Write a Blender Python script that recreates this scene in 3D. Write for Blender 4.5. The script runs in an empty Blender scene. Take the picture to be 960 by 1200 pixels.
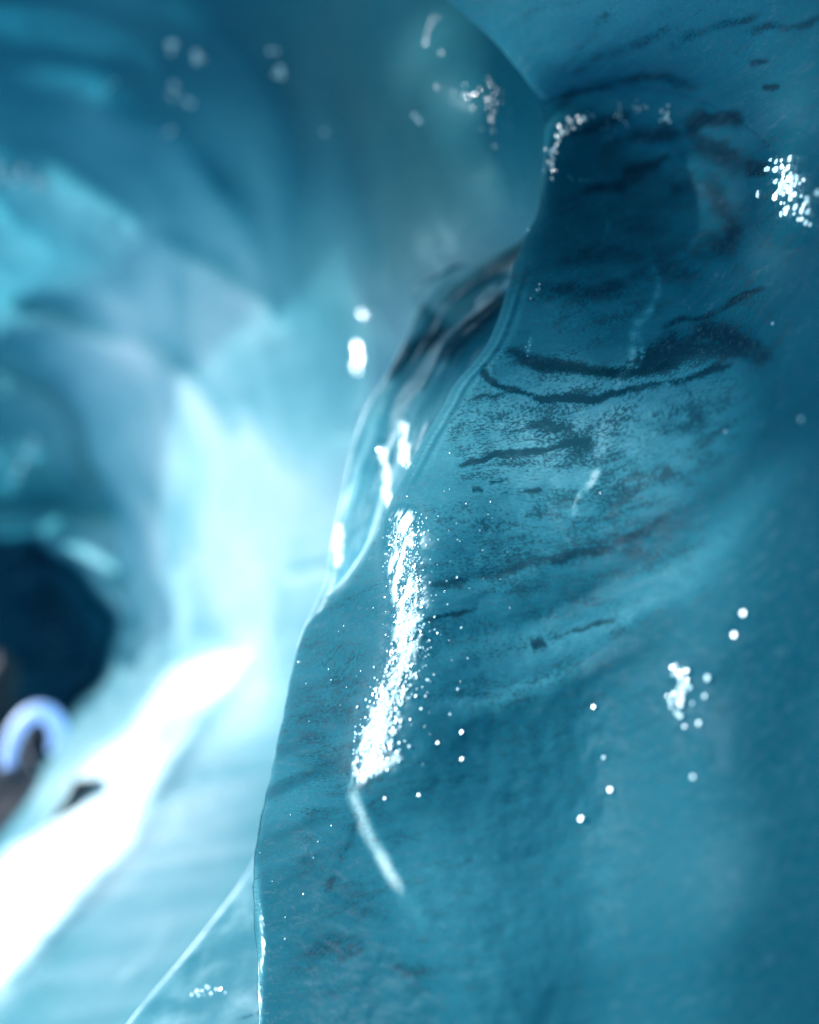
import bpy, math
import numpy as np

F = 1319.0          # focal length in units of a 960 px wide frame
CZ = 1.5            # eye height
rng = np.random.default_rng(7)
scene = bpy.context.scene
COL = scene.collection

SUN = np.array([-.89, .08, .42]); SUN /= np.linalg.norm(SUN)      # towards the sun

# ------------------------------------------------------------------ helpers
def unproj(px, py, d):
    """direction (tangent units) and distance along the tunnel -> metres in the cave"""
    px = np.asarray(px, float); py = np.asarray(py, float); d = np.asarray(d, float)
    return np.stack([(px - 480) / F * d, d + 0 * px, CZ + (600 - py) / F * d], -1)

def hash3(ix, iy, iz, seed):
    h = (ix.astype(np.uint32) * np.uint32(374761393) + iy.astype(np.uint32) * np.uint32(668265263)
         + iz.astype(np.uint32) * np.uint32(2147483647) + np.uint32(seed * 974711 + 13))
    h = (h ^ (h >> np.uint32(13))) * np.uint32(1274126177)
    h = (h ^ (h >> np.uint32(16))) * np.uint32(2246822519)
    h ^= h >> np.uint32(15)
    return h.astype(np.float32) * np.float32(1 / 4294967295.0)

def vnoise(P, scale, seed=0):
    q = (np.asarray(P) * scale + 1000.0).astype(np.float32)
    i = np.floor(q).astype(np.int32); f = q - i
    u = f * f * f * (f * (f * 6 - 15) + 10)
    r = 0
    for dx in (0, 1):
        wx = u[..., 0] if dx else 1 - u[..., 0]
        for dy in (0, 1):
            wy = u[..., 1] if dy else 1 - u[..., 1]
            for dz in (0, 1):
                wz = u[..., 2] if dz else 1 - u[..., 2]
                r = r + wx * wy * wz * hash3(i[..., 0] + dx, i[..., 1] + dy, i[..., 2] + dz, seed)
    return r * 2 - 1

def fbm(P, scale, oct=4, seed=0, gain=.5):
    a = 1; s = 0; n = 0
    for k in range(oct):
        s = s + a * vnoise(P, scale * 2 ** k, seed + k); n += a; a *= gain
    return s / n

def tps(ctrl, smooth=1e-3):
    """thin plate spline through (x, y, value) points"""
    c = np.array(ctrl, float); X = c[:, :2] / 500; v = c[:, 2]
    n = len(c)
    def U(r2): return np.where(r2 > 1e-12, r2 * np.log(r2 + 1e-12), 0)
    D = ((X[:, None] - X[None]) ** 2).sum(-1)
    A = np.zeros((n + 3, n + 3)); A[:n, :n] = U(D) + np.eye(n) * smooth
    A[:n, n] = 1; A[:n, n + 1:] = X; A[n, :n] = 1; A[n + 1:, :n] = X.T
    w = np.linalg.solve(A, np.concatenate([v, np.zeros(3)]))
    def f(px, py):
        x = np.asarray(px, float) / 500; y = np.asarray(py, float) / 500
        r = w[n] + w[n + 1] * x + w[n + 2] * y
        for k in range(n):
            r = r + w[k] * U((x - X[k, 0]) ** 2 + (y - X[k, 1]) ** 2)
        return r
    return f

def polydist(px, py, poly):
    """distance to a polyline, signed side, position along it 0..1"""
    p = np.array(poly, float)
    seg = np.hypot(*(p[1:] - p[:-1]).T); L = np.concatenate([[0], np.cumsum(seg)]); tot = L[-1]
    best = np.full(np.shape(px), 1e9); side = np.zeros(np.shape(px)); s = np.zeros(np.shape(px))
    for k in range(len(p) - 1):
        ax, ay = p[k]; bx, by = p[k + 1]; dx, dy = bx - ax, by - ay; l2 = dx * dx + dy * dy
        t = np.clip(((px - ax) * dx + (py - ay) * dy) / l2, 0, 1)
        d = np.hypot(px - ax - t * dx, py - ay - t * dy)
        m = d < best
        best = np.where(m, d, best)
        side = np.where(m, np.sign(dx * (py - ay) - dy * (px - ax)), side)
        s = np.where(m, (L[k] + t * seg[k]) / tot, s)
    return best, side, s

def smooth_poly(pts, n=8):
    p = np.array(pts, float); out = []
    q = np.vstack([2 * p[0] - p[1], p, 2 * p[-1] - p[-2]])
    for k in range(1, len(q) - 2):
        for t in np.linspace(0, 1, n, endpoint=False):
            out.append(.5 * ((2 * q[k]) + (-q[k - 1] + q[k + 1]) * t + (2 * q[k - 1] - 5 * q[k] + 4 * q[k + 1] - q[k + 2]) * t * t
                             + (-q[k - 1] + 3 * q[k] - 3 * q[k + 1] + q[k + 2]) * t ** 3))
    out.append(p[-1]); return np.array(out)

def line(px, py, poly, w, taper=True, warp=None):
    """soft stroke along a polyline; only the neighbourhood is computed"""
    if warp is not None: px = px + warp[0]; py = py + warp[1]
    q = smooth_poly(poly, 4); lo = q.min(0) - 3 * w; hi = q.max(0) + 3 * w
    m = (px > lo[0]) & (px < hi[0]) & (py > lo[1]) & (py < hi[1])
    out = np.zeros(np.shape(px))
    if not m.any(): return out
    d, side, s = polydist(px[m], py[m], q)
    r = np.exp(-(d / w) ** 2)
    if taper: r = r * np.clip(np.minimum(s, 1 - s) * 6, 0, 1) ** .7
    out[m] = r
    return out

def sst(x, a, b):
    t = np.clip((x - a) / (b - a), 0, 1); return t * t * (3 - 2 * t)

def poly_sd(px, py, poly):
    """signed distance to a closed polygon, negative inside"""
    p = np.array(poly, float); q = np.roll(p, -1, 0)
    best = np.full(np.shape(px), 1e9); ins = np.zeros(np.shape(px), bool)
    for (ax, ay), (bx, by) in zip(p, q):
        dx, dy = bx - ax, by - ay
        t = np.clip(((px - ax) * dx + (py - ay) * dy) / (dx * dx + dy * dy), 0, 1)
        best = np.minimum(best, np.hypot(px - ax - t * dx, py - ay - t * dy))
        with np.errstate(divide='ignore', invalid='ignore'):
            c = ((ay > py) != (by > py)) & (px < (bx - ax) * (py - ay) / (by - ay + 1e-12) + ax)
        ins ^= c
    return np.where(ins, -best, best)

def mesh_obj(name, V, faces, mat, attrs=None, parent=None, uv=None, smooth=True):
    me = bpy.data.meshes.new(name)
    V = np.asarray(V, np.float32); faces = np.asarray(faces, np.int32); k = faces.shape[1]
    me.vertices.add(len(V)); me.vertices.foreach_set('co', V.ravel())
    me.loops.add(faces.size); me.loops.foreach_set('vertex_index', faces.ravel())
    me.polygons.add(len(faces))
    me.polygons.foreach_set('loop_start', np.arange(0, faces.size, k, dtype=np.int32))
    me.polygons.foreach_set('loop_total', np.full(len(faces), k, np.int32))
    me.polygons.foreach_set('use_smooth', np.full(len(faces), smooth))
    me.update(calc_edges=True); me.validate()
    for a, v in (attrs or {}).items():
        at = me.attributes.new(a, 'FLOAT', 'POINT'); at.data.foreach_set('value', np.asarray(v, np.float32).ravel())
    if uv is not None:
        at = me.attributes.new('bed', 'FLOAT_VECTOR', 'POINT')
        u3 = np.zeros((len(V), 3), np.float32); u3[:, :2] = uv; at.data.foreach_set('vector', u3.ravel())
    me.materials.append(mat)
    o = bpy.data.objects.new(name, me); COL.objects.link(o)
    if parent: o.parent = parent
    return o

def grid_obj(name, P, mat, attrs, uv=None, keep=None, flip=False, parent=None):
    """P (rows, cols, 3) -> one mesh; keep is a mask over cells"""
    R, C = P.shape[:2]
    idx = np.arange(R * C).reshape(R, C)
    f = np.stack([idx[:-1, :-1], idx[1:, :-1], idx[1:, 1:], idx[:-1, 1:]], -1)
    f = f[keep] if keep is not None else f.reshape(-1, 4)
    if flip: f = f[:, ::-1]
    used = np.unique(f); remap = np.full(R * C, -1); remap[used] = np.arange(len(used))
    return mesh_obj(name, P.reshape(-1, 3)[used], remap[f], mat,
                    {k: v.ravel()[used] for k, v in attrs.items()}, parent, None if uv is None else uv.reshape(-1, 2)[used])

def tag(o, label=None, cat=None, group=None, kind=None):
    if label: o['label'] = label
    if cat: o['category'] = cat
    if group: o['group'] = group
    if kind: o['kind'] = kind
    return o

def empty(name, loc):
    o = bpy.data.objects.new(name, None); o.location = loc; COL.objects.link(o); return o

# ------------------------------------------------------------------ materials
class NT:
    def __init__(s, m):
        m.use_nodes = True; s.t = m.node_tree; s.t.nodes.clear()
    def n(s, kind, **kw):
        x = s.t.nodes.new(kind)
        for k, v in kw.items():
            if k == 'inp':
                for a, b in v.items():
                    if isinstance(b, tuple) and len(b) == 2 and hasattr(b[0], 'outputs'):
                        s.t.links.new(b[0].outputs[b[1]], x.inputs[a])
                    elif hasattr(b, 'outputs'): s.t.links.new(b.outputs[0], x.inputs[a])
                    else: x.inputs[a].default_value = b
            else: setattr(x, k, v)
        return x
    def math(s, op, a, b=None, c=None, clamp=False):
        inp = {0: a}
        if b is not None: inp[1] = b
        if c is not None: inp[2] = c
        return s.n('ShaderNodeMath', operation=op, use_clamp=clamp, inp=inp)
    def ramp(s, x, lo, hi, a=0., b=1.):
        return s.n('ShaderNodeMapRange', interpolation_type='SMOOTHSTEP', inp={0: x, 1: lo, 2: hi, 3: a, 4: b})
    def mixc(s, f, a, b):
        x = s.n('ShaderNodeMix', data_type='RGBA')
        for i, v in ((0, f), (6, a), (7, b)):
            if hasattr(v, 'outputs'): s.t.links.new(v.outputs[0], x.inputs[i])
            else: x.inputs[i].default_value = v
        class O: pass
        return (x, 2)

def attr(nt, name):
    return (nt.n('ShaderNodeAttribute', attribute_name=name), 2)
def vattr(nt, name):
    return (nt.n('ShaderNodeAttribute', attribute_name=name), 1)

TONE_TINT = (0.52, 0.755, 0.795)      # channel tint for the per-point tone that paints in light and shade

def ice_material(name, speck=1.0, glitter=True, trans=0.72, rough=.16, ripple=1.0, cell=620., scat=(.38, .60, .60), milk=0.0):
    m = bpy.data.materials.new(name); nt = NT(m)
    pos = nt.n('ShaderNodeNewGeometry')
    P = (pos, 0)
    th = attr(nt, 'ice_shade'); dirt = attr(nt, 'dirt'); snow = attr(nt, 'snow'); frost = attr(nt, 'frost')  # th carries painted light and shade, snow whitens painted highlights
    bed = vattr(nt, 'bed')
    # cloudy variation in the ice: bubbles and clear bands
    cl = nt.n('ShaderNodeTexNoise', inp={'Vector': P, 'Scale': 9., 'Detail': 7., 'Roughness': .6})
    mp = nt.n('ShaderNodeMapping', inp={'Vector': bed, 'Scale': (6., 34., 1.)})
    band = nt.n('ShaderNodeTexNoise', inp={'Vector': mp, 'Scale': 1., 'Detail': 9., 'Roughness': .66, 'Distortion': .35})
    t1 = nt.math('MULTIPLY_ADD', nt.math('SUBTRACT', cl, .5), .9, th)
    t2 = nt.math('MULTIPLY_ADD', nt.math('SUBTRACT', band, .5), 1.5 * speck, t1)
    # sediment: dark specks gathered into beds
    mp2 = nt.n('ShaderNodeMapping', inp={'Vector': bed, 'Scale': (10., 52., 1.)})
    bedn = nt.n('ShaderNodeTexNoise', inp={'Vector': mp2, 'Scale': 1., 'Detail': 5., 'Roughness': .6, 'Distortion': .6})
    mp3 = nt.n('ShaderNodeMapping', inp={'Vector': bed, 'Scale': (210., 400., 1.)})
    fine = nt.n('ShaderNodeTexNoise', inp={'Vector': mp3, 'Scale': 1., 'Detail': 4., 'Roughness': .7})
    mp4 = nt.n('ShaderNodeMapping', inp={'Vector': bed, 'Scale': (48., 120., 1.)})
    mid = nt.n('ShaderNodeTexNoise', inp={'Vector': mp4, 'Scale': 1., 'Detail': 5., 'Roughness': .65})
    t2 = nt.math('MULTIPLY_ADD', nt.math('SUBTRACT', fine, .5), 4.2 * speck, t2)
    t2 = nt.math('MULTIPLY_ADD', nt.math('SUBTRACT', mid, .5), 2.2 * speck, t2)
    t2 = nt.math('MULTIPLY_ADD', nt.ramp(dirt, .1, 1.0), 2.5, t2)
    t2 = nt.math('MAXIMUM', t2, 0.02)
    ch = [nt.math('POWER', c, t2) for c in TONE_TINT]
    T = nt.n('ShaderNodeCombineColor', inp={0: ch[0], 1: ch[1], 2: ch[2]})
    # scattering colour: the same ice seen by reflected light, paler where bubbly and where light is painted in
    th3 = nt.math('MULTIPLY_ADD', t2, .75, .35)
    cs = [nt.math('POWER', c, th3) for c in TONE_TINT]
    S0 = nt.n('ShaderNodeCombineColor', inp={0: cs[0], 1: cs[1], 2: cs[2]})
    S = nt.n('ShaderNodeMix', data_type='RGBA', blend_type='MULTIPLY', inp={0: 1.0, 7: (*scat, 1)})
    nt.t.links.new(S0.outputs[0], S.inputs[6])
    # amount = dirt attribute lifts the threshold
    amt = nt.math('MULTIPLY_ADD', nt.math('SUBTRACT', bedn, .5), .55, nt.math('MULTIPLY', dirt, .42))
    sp = nt.math('ADD', nt.math('MULTIPLY_ADD', fine, 1.15, nt.math('SUBTRACT', amt, .175)), nt.math('MULTIPLY', nt.math('SUBTRACT', mid, .5), .6))
    speckm = nt.math('MULTIPLY', nt.ramp(sp, .52, .70), .72 * min(1., speck), clamp=True)
    bandm = nt.math('MULTIPLY', nt.ramp(dirt, .25, 1.1), nt.math('ADD', nt.math('MULTIPLY_ADD', nt.math('SUBTRACT', fine, .5), 5., .45), nt.math('MULTIPLY', nt.math('SUBTRACT', mid, .5), 1.8)), clamp=True)
    bandm = nt.math('MULTIPLY', bandm, .74)
    dm = nt.math('MAXIMUM', speckm, bandm, clamp=True)
    # pale haze of fine bubbles between the specks
    pale = nt.math('MULTIPLY', nt.ramp(nt.math('ADD', nt.math('MULTIPLY', fine, .6), nt.math('MULTIPLY', mid, .4)),.50, .64), .38 * speck)
    Td = nt.mixc(nt.math('MULTIPLY', dm, 1.0), (0, 0, 0, 1), (0, 0, 0, 1))
    nt.t.links.new(T.outputs[0], Td[0].inputs[6]); Td[0].inputs[7].default_value = (.003, .018, .035, 1)
    Tm = nt.n('ShaderNodeMix', data_type='RGBA', blend_type='SCREEN', inp={7: (.05, .2, .26, 1)})
    nt.t.links.new(pale.outputs[0], Tm.inputs[0]); nt.t.links.new(Td[0].outputs[2], Tm.inputs[6])
    Sd = nt.n('ShaderNodeMix', data_type='RGBA', inp={7: (.012, .05, .075, 1)})
    Sp = nt.n('ShaderNodeMix', data_type='RGBA', inp={0: pale, 7: (.34, .56, .62, 1)}); nt.t.links.new(S.outputs[2], Sp.inputs[6])
    nt.t.links.new(dm.outputs[0], Sd.inputs[0]); nt.t.links.new(Sp.outputs[2], Sd.inputs[6])
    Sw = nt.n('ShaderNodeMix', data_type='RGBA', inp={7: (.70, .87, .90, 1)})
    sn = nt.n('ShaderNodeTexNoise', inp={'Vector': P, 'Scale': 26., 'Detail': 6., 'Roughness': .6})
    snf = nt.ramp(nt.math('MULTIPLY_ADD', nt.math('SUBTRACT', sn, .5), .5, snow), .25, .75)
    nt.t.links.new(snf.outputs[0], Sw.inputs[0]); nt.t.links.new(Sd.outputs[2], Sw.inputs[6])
    # bump: slow melt ripples, fine pitting
    b1 = nt.n('ShaderNodeTexNoise', inp={'Vector': P, 'Scale': 38., 'Detail': 3., 'Roughness': .5})
    b2 = nt.n('ShaderNodeTexNoise', inp={'Vector': P, 'Scale': 240., 'Detail': 4., 'Roughness': .6})
    bh = nt.math('ADD', nt.math('MULTIPLY', b1, .0008 * ripple), nt.math('MULTIPLY', b2, .00006 * ripple))
    bump = nt.n('ShaderNodeBump', inp={'Strength': 1.0, 'Distance': 1.0, 'Height': bh})
    nrm = (bump, 0)
    if glitter:
        def cells(scale, amp):
            v = nt.n('ShaderNodeTexVoronoi', inp={'Vector': P, 'Scale': scale, 'Randomness': 1.})
            s0 = nt.n('ShaderNodeVectorMath', operation='SUBTRACT', inp={0: (v, 1), 1: (.5, .5, .5)})
            return nt.n('ShaderNodeVectorMath', operation='SCALE', inp={0: s0, 3: amp})
        c1 = cells(cell, .5); c2 = cells(cell * .33, .3)
        cc = nt.n('ShaderNodeVectorMath', operation='ADD', inp={0: c1, 1: c2})
        cf = nt.n('ShaderNodeVectorMath', operation='SCALE', inp={0: cc, 3: nt.math('MULTIPLY_ADD', frost, 1.0, .02)})
        a = nt.n('ShaderNodeVectorMath', operation='ADD', inp={0: nrm, 1: cf})
        nrm = nt.n('ShaderNodeVectorMath', operation='NORMALIZE', inp={0: a})
    dif = nt.n('ShaderNodeBsdfDiffuse', inp={'Color': (Sw, 2), 'Normal': (bump, 0)})
    tra = nt.n('ShaderNodeBsdfTranslucent', inp={'Color': (Tm, 2), 'Normal': (bump, 0)})
    tf = nt.math('MULTIPLY', nt.math('SUBTRACT', 1.0, nt.math('MULTIPLY', snf, .75)), trans)
    body = nt.n('ShaderNodeMixShader', inp={0: tf, 1: dif, 2: tra})
    glo = nt.n('ShaderNodeBsdfGlossy', inp={'Color': (.72, .9, 1, 1), 'Roughness': nt.math('MULTIPLY_ADD', nt.ramp(frost, .08, .4), rough - .42, .42), 'Normal': nrm})
    fr = nt.n('ShaderNodeFresnel', inp={'IOR': 1.40, 'Normal': (bump, 0)})
    ff = nt.math('MULTIPLY', nt.math('MULTIPLY', nt.math('MINIMUM', fr, .55), nt.math('MULTIPLY_ADD', frost, .95, .035, clamp=True)), nt.math('SUBTRACT', 1.0, nt.math('MULTIPLY', snf, .8)))
    out = nt.n('ShaderNodeMixShader', inp={0: ff, 1: body, 2: glo})
    nt.n('ShaderNodeOutputMaterial', inp={0: out})
    return m

M_near = ice_material('clear glacier ice with sediment', speck=1.0)
M_far = ice_material('milky glacier ice', speck=.35, cell=260., rough=.2, ripple=1.6, scat=(.40, .62, .64))
M_fold = ice_material('smooth blue ice', speck=.25, cell=420., rough=.14, scat=(.30, .58, .66))

# ---- simple materials
def plain(name, col, rough=.6, emit=None, es=0, noise=0):
    m = bpy.data.materials.new(name); nt = NT(m)
    g = nt.n('ShaderNodeNewGeometry')
    no = nt.n('ShaderNodeTexNoise', inp={'Vector': (g, 0), 'Scale': 22., 'Detail': 5.})
    c = nt.mixc(no, tuple(x * .6 for x in col) + (1,), tuple(min(1, x * 1.4) for x in col) + (1,))
    b = nt.n('ShaderNodeBsdfPrincipled', inp={'Base Color': c, 'Roughness': rough})
    if emit: b.inputs['Emission Color'].default_value = (*emit, 1); b.inputs['Emission Strength'].default_value = es
    nt.n('ShaderNodeOutputMaterial', inp={0: b}); return m
M_rock = plain('wet black rock', (.010, .016, .028), .7)
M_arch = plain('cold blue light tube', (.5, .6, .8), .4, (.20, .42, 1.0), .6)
M_rope = plain('dull rope', (.25, .27, .33), .8)

M_snow = plain('snow', (.42, .50, .56), .8)

# ------------------------------------------------------------------ near wall and ceiling
sil_pts = np.array([(-500, 330), (-300, 390), (-100, 470), (0, 525), (40, 570), (80, 606), (112, 630), (130, 638), (160, 640), (200, 637), (250, 627),
                    (300, 606), (350, 590), (413, 564), (442, 541), (498, 506), (553, 474), (600, 452), (640, 436), (680, 412), (705, 388),
                    (730, 362), (760, 349), (800, 338), (860, 326), (930, 312), (1000, 299), (1030, 296), (1080, 298), (1140, 303),
                    (1200, 303), (1350, 300), (1700, 290)], float)
def cubic_interp(x, xp, fp):
    # monotone-ish smooth 1d interpolation (Catmull-Rom on nonuniform knots, finite difference tangents)
    x = np.asarray(x, float); m = np.gradient(fp, xp)
    k = np.clip(np.searchsorted(xp, x) - 1, 0, len(xp) - 2)
    h = xp[k + 1] - xp[k]; t = np.clip((x - xp[k]) / h, 0, 1)
    return ((2 * t ** 3 - 3 * t ** 2 + 1) * fp[k] + (t ** 3 - 2 * t ** 2 + t) * h * m[k] + (-2 * t ** 3 + 3 * t ** 2) * fp[k + 1] + (t ** 3 - t ** 2) * h * m[k + 1])
def sil(py): return cubic_interp(py, sil_pts[:, 0], sil_pts[:, 1])

D_A = tps([
    # silhouette
    (330, -500, 1.3), (470, -100, 1.25), (525, 0, 1.18), (606, 80, 1.12), (638, 130, 1.12), (637, 200, 1.07), (606, 300, 1.01), (564, 413, .98), (506, 498, .97),
    (452, 600, .97), (412, 680, .99), (362, 730, 1.0), (338, 800, .98), (312, 930, .95), (296, 1030, .92), (303, 1200, .86), (300, 1700, .7),
    # ceiling: comes over the camera
    (700, 60, 1.05), (800, 0, .92), (900, 60, .86), (960, -100, .72), (700, -150, .95), (700, -500, .7), (1200, -300, .5), (1200, 0, .6),
    # alcove
    (700, 170, 1.17), (800, 200, 1.16), (860, 230, 1.06), (760, 300, 1.08), (700, 300, 1.06), (840, 330, .98), (920, 210, .84), (960, 330, .74), (1050, 250, .66),
    # brow and lit shelf
    (620, 400, .985), (700, 400, .95), (800, 410, .91), (880, 410, .84), (600, 460, .94), (700, 470, .9), (800, 470, .84), (600, 540, .91), (700, 560, .85), (820, 600, .76),
    (940, 500, .68), (940, 650, .66),
    # ridge with the glitter
    (476, 620, .915), (480, 700, .89), (462, 800, .855), (435, 890, .835), (400, 720, .955), (392, 800, .925), (370, 900, .90), (360, 1000, .875), (420, 1000, .835),
    (560, 700, .865), (560, 800, .83), (540, 900, .80), (480, 1000, .80), (560, 1050, .76), (420, 1120, .81), (560, 1180, .73),
    (700, 700, .81), (700, 800, .79), (700, 900, .77), (700, 1050, .73), (700, 1200, .70),
    (830, 750, .72), (830, 900, .69), (830, 1100, .65), (950, 800, .67), (950, 950, .64), (950, 1150, .61), (1200, 600, .58), (1200, 1000, .56), (1200, 1400, .53), (700, 1500, .60),
], 2e-4)
T_A = tps([  # tone points set by brightness: dark alcove and pale lit shelf painted in
    (560, -10, 3.0), (700, 60, 2.6), (800, 60, 3.0), (900, 100, 3.4), (700, 120, 4.0), (950, 0, 3.4), (600, 50, 2.7), (680, -300, 3), (1200, 0, 3.6),
    (650, 170, 3.9), (750, 200, 4.5), (850, 300, 4.9), (700, 330, 3.9), (900, 420, 4.7), (600, 360, 3.6), (940, 250, 4.6), (640, 260, 4.0), (960, 400, 4.6),
    (600, 480, 1.3), (700, 500, 1.3), (560, 500, 1.7), (800, 500, 1.9), (850, 450, 2.4), (640, 455, 1.3), (560, 560, 1.7), (700, 600, 2.0), (850, 650, 2.9), (950, 550, 3.4), (800, 560, 2.2),
    (470, 600, 2.3), (400, 780, 3.0), (350, 900, 3.1), (340, 1100, 3.4), (450, 1000, 3.0), (550, 950, 2.5), (600, 800, 2.3), (600, 700, 2.2), (800, 800, 2.8), (930, 900, 3.0),
    (700, 1050, 2.5), (850, 1000, 2.4), (900, 1150, 3.1), (500, 1150, 3.1), (650, 900, 2.6), (960, 700, 3.2), (700, 1400, 3), (1200, 900, 3), (540, 1020, 2.1), (340, 780, 2.9),
], 1e-3)

QUICK = False
NR, NC = (480, 440) if QUICK else (940, 860)
pyr = np.linspace(-420, 1560, NR)
u = np.concatenate([np.linspace(-2.6, 0, NC // 10, endpoint=False), np.linspace(0, 2.2, NC * 3 // 10, endpoint=False), np.linspace(2.2, 4.1, NC - NC // 10 - NC * 3 // 10)])
PY, UU = np.meshgrid(pyr, u, indexing='ij')
SX = sil(pyr)
# small irregularities of the edge
SX = SX + 1.6 * vnoise(np.stack([pyr * .02, 0 * pyr, 0 * pyr], -1), 1, 5) + .8 * vnoise(np.stack([pyr * .07, 0 * pyr, 0 * pyr], -1), 1, 6)
SX = SX[:, None]
PXA = SX + 58 * UU ** 2 * np.where(UU < 0, .45, 1.0)
PXA = np.where(UU > 0, SX + 58 * UU ** 2, PXA)
base = D_A(np.where(UU > 0, PXA, SX + 0 * PXA), PY)
roll = np.clip(.05 + .03 * sst(PY, 100, 300) - 0.012 * sst(PY, 700, 900), 0, 1)
DA = base - roll * np.tanh(UU * 1.3) * np.where(UU > 0, np.exp(-UU * .25), 1) + np.where(UU < 0, .10 * UU ** 2 + .04 * np.abs(UU) ** 3, 0)
# sculpted relief ---------------------------------------------------------
wx = 9 * fbm(np.stack([PXA, PY, 0 * PXA], -1), .012, 3, 20); wy = 9 * fbm(np.stack([PXA, PY, 0 * PXA], -1), .012, 3, 30)
f = UU > 0
def L(poly, w, **k): return line(PXA, PY, poly, w, warp=(wx * .5, wy * .5), **k) * f
# crease where ceiling meets the wall, rounded brow over the alcove
crease = [(636, 122), (660, 112), (700, 104), (760, 104), (830, 122), (900, 170), (960, 260)]
cd, cside, cs_ = polydist(PXA, PY, smooth_poly(crease, 6))
DA = DA + .035 * np.exp(-(cd / 26) ** 2) * f * np.where(cside > 0, 1, .5)
# brow above the lit shelf
DA = DA - .016 * L([(570, 408), (640, 418), (720, 425), (800, 415), (890, 400)], 22) + .018 * L([(580, 435), (640, 445), (730, 450), (820, 440), (900, 430)], 22)
# edge running down and right from the foot of the glitter
e1 = [(410, 905), (418, 940), (445, 1000), (480, 1060), (525, 1130), (560, 1200)]
ed, es, ess = polydist(PXA, PY, smooth_poly(e1, 6))
DA = DA + .022 * sst(es * ed, -60, 50) * sst(PY, 880, 980) * np.exp(-(ed / 170) ** 2) * f - .006 * np.exp(-(ed / 24) ** 2) * f
e2 = [(500, 1010), (540, 1090), (590, 1170)]
# vertical soft ribs below the sparkle and long bedding grooves
for k, pl in enumerate([[(500, 690), (600, 660), (700, 610), (800, 560)], [(480, 770), (600, 735), (700, 690), (790, 640), (900, 540)], [(500, 850), (620, 800), (740, 740), (860, 640)],
                        [(540, 590), (640, 575), (760, 530)], [(560, 520), (660, 505), (760, 480)], [(640, 350), (740, 350), (840, 330)], [(660, 230), (740, 190), (830, 180)]]):
    DA = DA + .0018 * L(pl, 13) - .0015 * L([(a, b + 17) for a, b in pl], 12)
Pn = unproj(PXA, PY, DA)
n1 = fbm(Pn, 5.5, 3, 40); n2 = fbm(Pn, 22, 4, 50); n3 = fbm(Pn * np.array([1, 1, 2.2]), 75, 3, 60)
amp = np.where(UU > 0, 1 - np.exp(-UU * 2.5), 1)
calm = 1 - .75 * sst(PXA, 600, 760) * sst(PY, 560, 680)
DA = DA + amp * (.016 * n1 * (.4 + .6 * calm) + .0040 * n2 * calm + .0010 * n3 * calm)
# pebbly melt nodules, strong in a few places
def lump(cx, cy, rx, ry): return np.exp(-((PXA - cx) / rx) ** 2 - ((PY - cy) / ry) ** 2) * f
pebb = lump(925, 220, 42, 60) + .8 * lump(800, 810, 40, 60) + .5 * lump(690, 950, 40, 30) + .5 * lump(700, 860, 40, 60) + .5 * lump(865, 740, 30, 50) + .4 * lump(780, 140, 50, 25) + .6 * lump(815, 900, 30, 30)
peb = fbm(Pn, 95, 2, 70)
DA = DA + .0030 * pebb * peb
Pn = unproj(PXA, PY, DA)

# sediment -----------------------------------------------------------------
dirt = np.zeros_like(PXA)
wxs = 7 * fbm(np.stack([PXA, PY, 0 * PXA], -1), .03, 4, 80); wys = 7 * fbm(np.stack([PXA, PY, 0 * PXA], -1), .03, 4, 90)
def stain(poly, w, s): 
    global dirt
    v = line(PXA, PY, poly, w * .72, warp=(wxs, wys)) * f * s * .95
    dirt = np.maximum(dirt, v)
stain([(588, 405), (570, 418), (569, 436), (585, 452), (620, 463), (660, 469), (700, 466), (740, 455), (780, 448)], 5.5, 1.15)
stain([(585, 412), (620, 423), (660, 430), (700, 433), (745, 432), (800, 425)], 9, 1.1)
stain([(735, 425), (790, 405), (840, 398), (880, 412), (915, 425)], 22, 1.0)
stain([(740, 450), (800, 445), (860, 425)], 6, .7)
stain([(770, 385), (820, 372), (880, 345), (900, 340)], 5, .9)
stain([(526, 545), (560, 540), (580, 532), (615, 528), (640, 527), (680, 520)], 3.4, 1.25)
stain([(645, 528), (665, 522), (690, 520)], 4, .9)
stain([(540, 520), (580, 505), (640, 505), (700, 512)], 18, .22)
stain([(555, 470), (590, 465), (620, 460)], 3, .5)
stain([(575, 565), (600, 563)], 3, .8); stain([(555, 575), (568, 574)], 5, .9); stain([(615, 577), (632, 575)], 3, .7)
stain([(500, 690), (540, 680), (600, 662), (650, 655), (720, 640), (790, 600)], 7, .5)
stain([(490, 722), (520, 720), (560, 712)], 5, .8); stain([(640, 750), (690, 735), (730, 722)], 4, .75); stain([(620, 757), (640, 752)], 6, .8)
stain([(845, 622), (862, 632)], 4, .8)
stain([(690, 190), (730, 165), (800, 150)], 12, .5); stain([(735, 205), (775, 188), (785, 180)], 8, 1.0)
stain([(800, 155), (830, 135), (870, 145)], 12, .9); stain([(805, 170), (840, 170), (870, 200)], 18, .55); stain([(870, 195), (905, 200)], 12, .95)
stain([(830, 200), (845, 240), (860, 280), (830, 290)], 14, .5); stain([(650, 160), (690, 150), (740, 135)], 9, .55)
stain([(650, 240), (700, 225), (760, 205)], 9, .45); stain([(640, 130), (690, 100), (760, 90), (820, 95)], 11, .6)
stain([(860, 40), (930, 30), (975, 20)], 8, .5); stain([(780, 55), (840, 30), (900, 20)], 9, .5); stain([(890, 102), (912, 104)], 6, .9); stain([(880, 78), (905, 70)], 4, .7)
stain([(640, 110), (700, 70), (760, 45), (800, 20)], 9, .35); stain([(635, 115), (690, 50), (720, 10)], 10, .25)
stain([(330, 1120), (420, 1110), (520, 1160)], 20, .25); stain([(420, 960), (400, 1010), (380, 1050)], 8, .35)
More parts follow.
